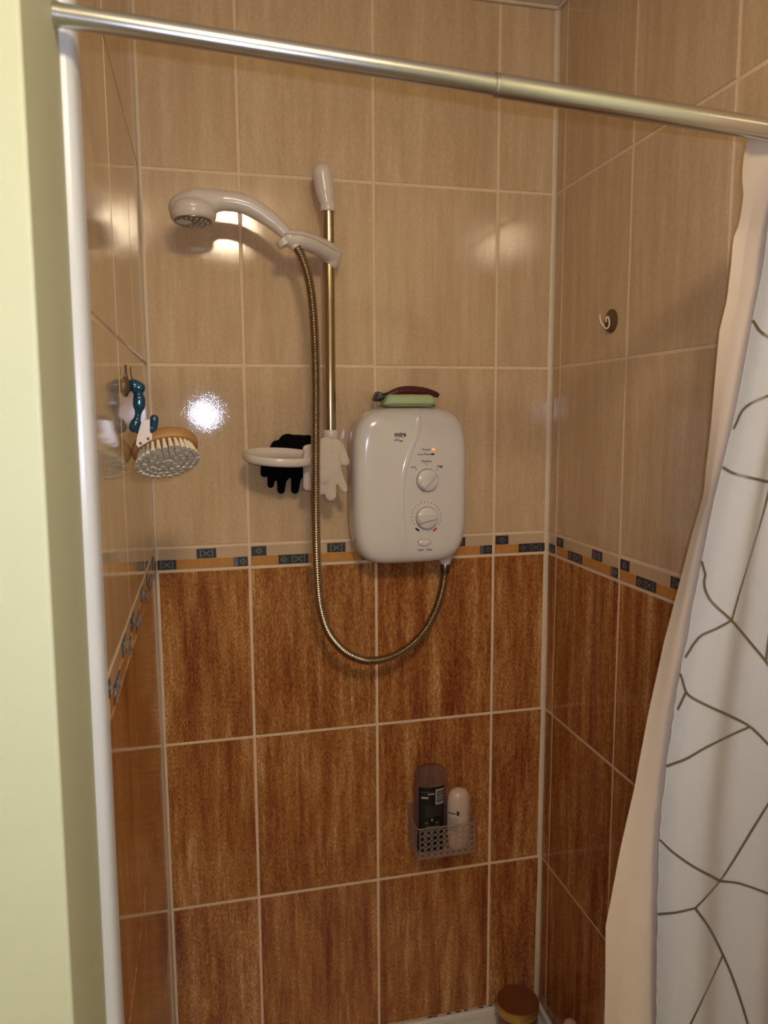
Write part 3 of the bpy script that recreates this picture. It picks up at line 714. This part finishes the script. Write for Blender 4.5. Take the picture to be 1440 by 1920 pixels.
# ------------------------------------------------------------------ hose
hw = [(555, 462, -.108), (563, 476, -.112), (573, 502, -.118), (581, 535, -.124), (586, 575, -.128), (590, 640, -.134), (592, 720, -.138), (592, 800, -.140), (592, 900, -.138), (592.5, 1000, -.128), (595, 1080, -.115), (601, 1140, -.104), (616, 1186, -.095), (643, 1219, -.086), (672, 1235, -.08), (697, 1239, -.075), (730, 1233, -.07), (765, 1214, -.064), (795, 1184, -.058), (817, 1144, -.053), (829, 1106, -.049), (833.5, 1080, -.046), (834.5, 1070, -.045)]
base = catmull([at(u, v, y) for u, v, y in hw], 10)
# resample evenly
acc = [0]
for a, b in zip(base, base[1:]): acc.append(acc[-1]+(b-a).length)
pitch = .0046; nsamp = int(acc[-1]/pitch*4); path = []; j = 0
for i in range(nsamp+1):
    d = acc[-1]*i/nsamp
    while j < len(acc)-2 and acc[j+1] < d: j += 1
    path.append(base[j].lerp(base[j+1], (d-acc[j])/(acc[j+1]-acc[j])))
rad = [(.0088, .0082, .0067, .0082)[i % 4] for i in range(len(path))]
ho = empty('shower_hose', base[-1], 'ribbed metal shower hose looping from the hand shower to the unit', 'hose')
tube('ribbed_tube', path, rad, M['hose'], ho, 14)
tube('hose_nut', [at(834.7, 1057, -.045), at(834.7, 1058, -.045), at(834.5, 1072, -.045), at(834.4, 1076, -.045)], [.0095, .0100, .0094, .0085], M['nut'], ho, 20)

# ------------------------------------------------------------------ soap dish on the rail
dc = Vector((at(527, 855, -.085).x, -.085, at(527, 855, -.085).z))
di = empty('soap_dish', dc, 'white oval soap dish clipped to the bottom of the rail', 'soap dish')
V = []; F = []; n = 56
prof = [(.78, -.004), (.86, .000), (.93, .004), (.965, .0055), (1.0, .003), (1.0, -.006), (.95, -.010), (.80, -.0115)]
tilt = Matrix.Rotation(math.radians(9), 3, 'X'); roll = Matrix.Rotation(math.radians(3), 3, 'Y')
for r, h in prof:
    for k in range(n):
        a = 2*math.pi*k/n; V.append(dc+roll @ (tilt @ Vector((math.cos(a)*.069*r, math.sin(a)*.052*r, h))))
m_ = len(prof)
for i in range(m_-1):
    for k in range(n): k2 = (k+1) % n; F.append((i*n+k, i*n+k2, (i+1)*n+k2, (i+1)*n+k))
F.append(tuple(range(n-1, -1, -1))); F.append(tuple((m_-1)*n+k for k in range(n)))
mk('bowl', V, F, M['white'], di, smooth=True, angle=50)
blob('clip_arm', [(at(582, 846, -.075), .009, at(612, 842, -.056), .010)], M['white'], di, .002)
# ------------------------------------------------------------------ gloves
px = 1.02e-3
def glove(name, segs, y, flatk, m, label):
    s = [(at(a, b, y), r0*px, at(c, d, y), r1*px) for a, b, r0, c, d, r1 in segs]
    c = at(segs[0][0], segs[0][1], y)
    o = blob(name, s, m, None, .0016, origin=c, flat=(y, flatk), smooth=3); return tag(o, label, 'glove', 'bath gloves')
glove('bath_glove', [(520, 838, 13, 512, 872, 16), (540, 832, 19, 528, 888, 17), (562, 832, 16, 556, 884, 17), (577, 824, 9, 572, 872, 11), (535, 824, 10, 580, 824, 8),
 (500, 866, 10, 496, 887, 8), (511, 880, 9, 507.5, 909, 6.5), (530, 888, 10, 527, 919, 7.5), (556, 886, 11, 553, 919, 7.5)], -.027, .55, M['black'], 'black knitted bath glove hanging behind the white soap dish')
wg = glove('bath_glove', [(612, 836, 17, 608, 892, 19), (628, 836, 14, 626, 880, 14), (600, 840, 12, 596, 880, 13), (588, 846, 10, 588, 880, 11), (637, 838, 9, 648, 866, 8), (629, 880, 11, 645.5, 917, 7),
 (617, 890, 14, 620, 929, 11), (602, 890, 11, 601, 921, 8), (588, 880, 11, 590, 917, 8), (577, 856, 9, 577, 912, 9), (575, 842, 8, 600, 838, 9)], -.088, .5, M['knit'], 'cream knitted bath glove hanging beside the shower unit')

# ------------------------------------------------------------------ body brush on a teal hook
YB = -.41
hk = empty('wall_hook', Vector((XL, -.42, -.10)), 'glossy teal hook of rounded beads stuck on the left wall', 'hook')
def b_(u, v, y=YB): return at(u, v, y)
k_ = .00075
blob('bead_hook', [(b_(249, 721), 10*k_, b_(253, 724), 12*k_), (b_(255, 725), 11*k_, b_(261, 727), 11*k_), (b_(258, 730), 9*k_, b_(260, 742), 8*k_), (b_(261, 748), 11*k_, b_(261, 760), 11*k_), (b_(261, 762), 9*k_, b_(259, 776), 5.5*k_),
 (b_(259, 776), 5.5*k_, b_(257, 786), 6.5*k_), (b_(255, 794), 10*k_, b_(252, 801), 10*k_), (b_(253, 802), 8*k_, b_(268, 811, YB+.012), 7*k_), (b_(268, 811, YB+.012), 7*k_, b_(287, 803, YB+.012), 7*k_)], M['teal'], hk, .0012, smooth=4)
blob('hook_tip', [(b_(288, 800, YB+.012), 7.5*k_, b_(289.5, 785, YB+.012), 8*k_)], M['teal'], hk, .0012)
bp0 = b_(247, 722)
V, F = lathe_data([(.013, 0), (.013, .002), (.006, .006)], (XL+.0002, -.425, b_(252, 726).z), (1, 0, 0), 24); mk('suction_base', V, F, M['suction'], hk, smooth=True, angle=40)
for du, dv_ in ((0, 0), (8, 4)):
    tube('wire_prong', [b_(236+du, 684+dv_), b_(237+du, 700), b_(241+du, 716), b_(248, 722)], .0008, M['nut'], hk, 6)
br = empty('body_brush', b_(300, 850), 'wooden oval body brush with cream bristles hanging on the teal hook', 'brush')
bc = b_(309, 838, -.375); ta = Vector((.957, 0, .27)).normalized(); nb = Vector((.14, -.66, -.74)).normalized(); ta = (ta-nb*ta.dot(nb)).normalized(); tb_ = nb.cross(ta)
def bl(a, b, h): return bc+ta*a+tb_*b+nb*h
V = []; F = []; n = 48; AA, BB = .0455, .0345
prof = [(.55, -.012), (.85, -.010), (.97, -.005), (1.0, .001), (.99, .006), (.94, .009), (.6, .0095)]
for r, h in prof:
    for k in range(n): a = 2*math.pi*k/n; V.append(bl(math.cos(a)*AA*r, math.sin(a)*BB*r, h))
for i in range(len(prof)-1):
    for k in range(n): k2 = (k+1) % n; F.append((i*n+k, i*n+k2, (i+1)*n+k2, (i+1)*n+k))
F.append(tuple(range(n-1, -1, -1))); F.append(tuple((len(prof)-1)*n+k for k in range(n)))
mk('wooden_block', V, F, M['wood'], br, smooth=True, angle=50)
rb = random.Random(3); cnt = 0
spots = []
for ring_i, rr_ in enumerate((.90, .70, .50, .30, .10)):
    m_ = max(4, int(34*rr_))
    for k in range(m_): spots.append((2*math.pi*(k+.5*(ring_i % 2))/m_, rr_))
for a, rr_ in spots:
    p0 = bl(math.cos(a)*AA*rr_*.90, math.sin(a)*BB*rr_*.90, .009)
    lean = Vector((0, 0, 0))
    p1 = bl(math.cos(a)*AA*rr_*1.0, math.sin(a)*BB*rr_*1.0, .029+rb.uniform(-.001, .001))
    V, F = tube_data([p0, p0.lerp(p1, .5), p1], [.0019, .0027, .0036], 8)
    t = mk('bristle_tuft', V, F, M['bristle'], br); t.data.materials.append(M['bristletip']); t.data.polygons[len(t.data.polygons)-1].material_index = 1
# white plastic strap plate riveted to the block, going up over the hook
st = [b_(281, 786, -.432), b_(266, 789, -.432), b_(257, 820, -.432), b_(255, 833, -.432), b_(260, 839, -.432), b_(285, 824, -.432), b_(285, 813, -.432), b_(281, 811, -.432)]
V = [p+Vector((0, -.0010, 0)) for p in st]+[p+Vector((0, .0010, 0)) for p in st]; n = len(st)
F = [tuple(range(n)), tuple(range(2*n-1, n-1, -1))]+[(k, (k+1) % n, n+(k+1) % n, n+k) for k in range(n)]
sto = mk('strap', V, F, M['white'], br)
for u, v in ((263.5, 831), (278, 822.5)): lathe('rivet', [(.0019, 0), (.0019, .0014), (.001, .002)], b_(u, v, -.4325), M['copper'], sto, (0, -1, 0), 12)

# ------------------------------------------------------------------ suction hook on the right wall
hq = atx(1147, 602, XR)
sh = empty('suction_hook', hq, 'small suction cup with cream curved hook on the right wall', 'hook')
lathe('suction_cup', [(.0205, .0003), (.0205, .0018), (.017, .004), (.009, .007), (.006, .011)], hq, M['suction'], sh, (-1, 0, 0), 32)
hx = XR-.012
hpp = [atx(1136.5, 604, hx-.004), atx(1137, 596, hx-.004), atx(1140, 594, hx), atx(1142, 600, hx), atx(1142.5, 607, hx), atx(1141, 613, hx-.003), atx(1137, 616, hx-.008), atx(1131, 611, hx-.014), atx(1126, 602, hx-.018), atx(1124.5, 589, hx-.020)]
tube('hook_wire', catmull(hpp, 6), .0014, M['hookw'], sh, 10)

# ------------------------------------------------------------------ clear caddy with bottles
ca = empty('shower_caddy', Vector((.38, 0, -1.01)), 'clear plastic suction basket low on the rear wall', 'caddy')
x0, x1, yf, zt_, zb_ = .318, .447, -.078, -.935, -1.000
def sheet_holes(name, P, wd, ht, nx, nz, r, th, nrm, ux, uz, m):
    """a plate with round holes: grid of cells, each a square ring round a circle"""
    bm = bmesh.new(); cw, ch = wd/nx, ht/nz; n = 12
    for i in range(nx):
        for j in range(nz):
            c = P+ux*((i+.5)*cw)+uz*((j+.5)*ch)
            inn = [c+ux*(r*math.cos(2*math.pi*k/n))+uz*(r*math.sin(2*math.pi*k/n)) for k in range(n)]
            out = []
            for k in range(n):
                a = 2*math.pi*k/n; q = max(abs(math.cos(a))/(cw/2), abs(math.sin(a))/(ch/2)); out.append(c+ux*(math.cos(a)/q)+uz*(math.sin(a)/q))
            rows = [[bm.verts.new(p+nrm*d) for p in ring] for ring, d in ((inn, 0), (out, 0), (out, th), (inn, th))]
            for a_, b2 in ((0, 1), (2, 3), (3, 0)):
                for k in range(n): bm.faces.new((rows[a_][k], rows[a_][(k+1) % n], rows[b2][(k+1) % n], rows[b2][k]))
    return mkbm(name, bm, m, ca)
X, Z, Yv = Vector((1, 0, 0)), Vector((0, 0, 1)), Vector((0, 1, 0))
sheet_holes('front_panel', Vector((x0+.004, yf, zb_)), x1-x0-.008, zt_-zb_-.004, 9, 5, .0046, .0018, Yv, X, Z, M['clearedge'])
sheet_holes('side_panel', Vector((x0+.0018, yf+.004, zb_)), .068, zt_-zb_-.004, 5, 5, .0046, .0018, -X, Yv, Z, M['clearedge'])
sheet_holes('side_panel', Vector((x1, yf+.004, zb_)), .068, zt_-zb_-.004, 5, 5, .0046, .0018, -X, Yv, Z, M['clearedge'])
box('basket_floor', (x0, yf, zb_-.002), (x1, -.006, zb_), M['clearedge'], ca)
box('back_panel', (x0, -.0055, zb_), (x1, -.0035, zt_+.02), M['clear'], ca)
rimp = [Vector((x0, -.004, zt_)), Vector((x0, yf+.006, zt_)), Vector((x0+.002, yf+.002, zt_)), Vector((x0+.006, yf, zt_)), Vector((x1-.006, yf, zt_)), Vector((x1-.002, yf+.002, zt_)), Vector((x1, yf+.006, zt_)), Vector((x1, -.004, zt_))]
tube('rim', rimp, .0018, M['clearedge'], ca, 8)
lathe('suction_cup', [(.016, .0003), (.016, .002), (.006, .0034)], (.41, 0, zt_+.008), M['clear'], ca, (0, -1, 0), 24)
# smoky upright gel bottle with black label and black cap
gx = .356; gy = -.044
gb = empty('gel_bottle', Vector((gx, gy, zb_+.0005)), 'smoky clear shower gel bottle with a black label in the caddy', 'bottle')
def ovalbottle(name, prof, cx, cy, z, m, parent, sy=.62): 
    return lathe(name, prof, (cx, cy, z), m, parent, (0, 0, 1), 36, 1, sy, angle=50)
ovalbottle('bottle_cap', [(.024, 0), (.033, .004), (.0345, .02), (.034, .040), (.031, .044)], gx, gy, zb_+.0008, M['blackpl'], gb)
ovalbottle('bottle_body', [(.030, .0442), (.0345, .05), (.0355, .08), (.0355, .150), (.033, .172), (.026, .180), (.01, .182)], gx, gy, zb_+.0008, M['cleargel'], gb)
def label(name, cx, cy, r, sy, a0, a1, za, zb2, m, parent, n=16, off=.0006):
    V = []; F = []
    for i in range(n+1):
        a = math.radians(a0+(a1-a0)*i/n)
        for z in (za, zb2): V.append((cx+math.cos(a)*(r+off), cy+math.sin(a)*(r*sy+off), z))
    for i in range(n): F.append((2*i, 2*i+2, 2*i+3, 2*i+1))
    return mk(name, V, F, m, parent, smooth=True)
Zg = zb_+.0008
lab = label('black_label', gx, gy, .0355, .62, 216, 313, Zg+.056, Zg+.146, M['blackpl'], gb)
M['ltext'] = grain(mat('label_print', (176, 168, 158), .5), (100, 100, 100), .1)
M['ltext2'] = grain(mat('label_print_dim', (88, 80, 74), .5), (100, 100, 100), .1)
def lm(a0, a1, za, zb2, m='ltext'): label('label_print', gx, gy, .0355, .62, a0, a1, Zg+za, Zg+zb2, M[m], lab, 4, .0012)
lm(276, 308, .108, .111); lm(276, 280, .111, .138)
for k, t in enumerate((.001, .0006, .0014, .0008, .0016, .0006, .0012, .0007, .0010)): lm(281, 307, .1125+k*.0028, .1125+k*.0028+t)
lm(276, 308, .138, .141)
lm(225, 270, .135, .1365, 'ltext2'); lm(250, 272, .1305, .133); lm(227, 252, .122, .126)
for k in range(7): lm(240+2*(k % 3), 300-3*(k % 2), .104-.0035*k, .1048-.0035*k, 'ltext2')
lm(262, 267, .073, .078); lm(240, 252, .066, .071, 'ltext2'); lm(276, 288, .066, .071, 'ltext2'); lm(244, 290, .0595, .0625, 'ltext2')
# milky bottle standing on its cap
mx_, my_ = .415, -.050
mb = empty('lotion_bottle', Vector((mx_, my_, zb_+.0005)), 'milky white round-shouldered bottle in the caddy', 'bottle')
ovalbottle('bottle_body', [(.018, 0), (.0225, .006), (.0235, .02), (.0245, .06), (.0245, .100), (.0225, .115), (.0165, .125), (.006, .129)], mx_, my_, zb_+.0008, M['milky'], mb, .8)
l2 = label('paper_label', mx_, my_, .0245, .8, 190, 262, Zg+.03, Zg+.094, M['milkylabel'], mb)
def lm2(a0, a1, za, zb2, m): label('label_print', mx_, my_, .0245, .8, a0, a1, Zg+za, Zg+zb2, m, l2, 4, .0012)
lm2(247, 259, .079, .088, M['ink']); lm2(200, 243, .081, .084, M['ltext2'])
for k in range(6): lm2(205, 255, .070-.005*k, .0712-.005*k, M['ltext2'])

# ------------------------------------------------------------------ things standing on the tray
jc = Vector((.552, -.062, -1.4445))
jr = empty('lidded_jar', jc, 'round jar with brown lid and gold band in the tray corner', 'jar')
lathe('jar_body', [(.042, 0), (.044, .004), (.044, .048)], jc, M['copper'], jr, seg=40)
lathe('lid_band', [(.0455, .0485), (.0465, .05), (.0465, .068), (.0455, .070)], jc, M['gold'], jr, seg=40)
lathe('lid_top', [(.0455, .0702), (.0445, .0722), (.040, .0718), (.01, .0712)], jc, M['copper'], jr, seg=40)
bc2 = Vector((.600, -.214, -1.4445))
pb = empty('round_top_bottle', bc2, 'slim bottle with pale pink ball cap by the right wall', 'bottle')
lathe('bottle_body', [(.017, 0), (.019, .004), (.019, .085), (.014, .098), (.009, .106)], bc2, M['milky'], pb, seg=28)
lathe('ball_cap', [(.009, .1065), (.0135, .114), (.0150, .123), (.0135, .132), (.008, .1385), (.001, .1405)], bc2, M['pink'], pb, seg=28)
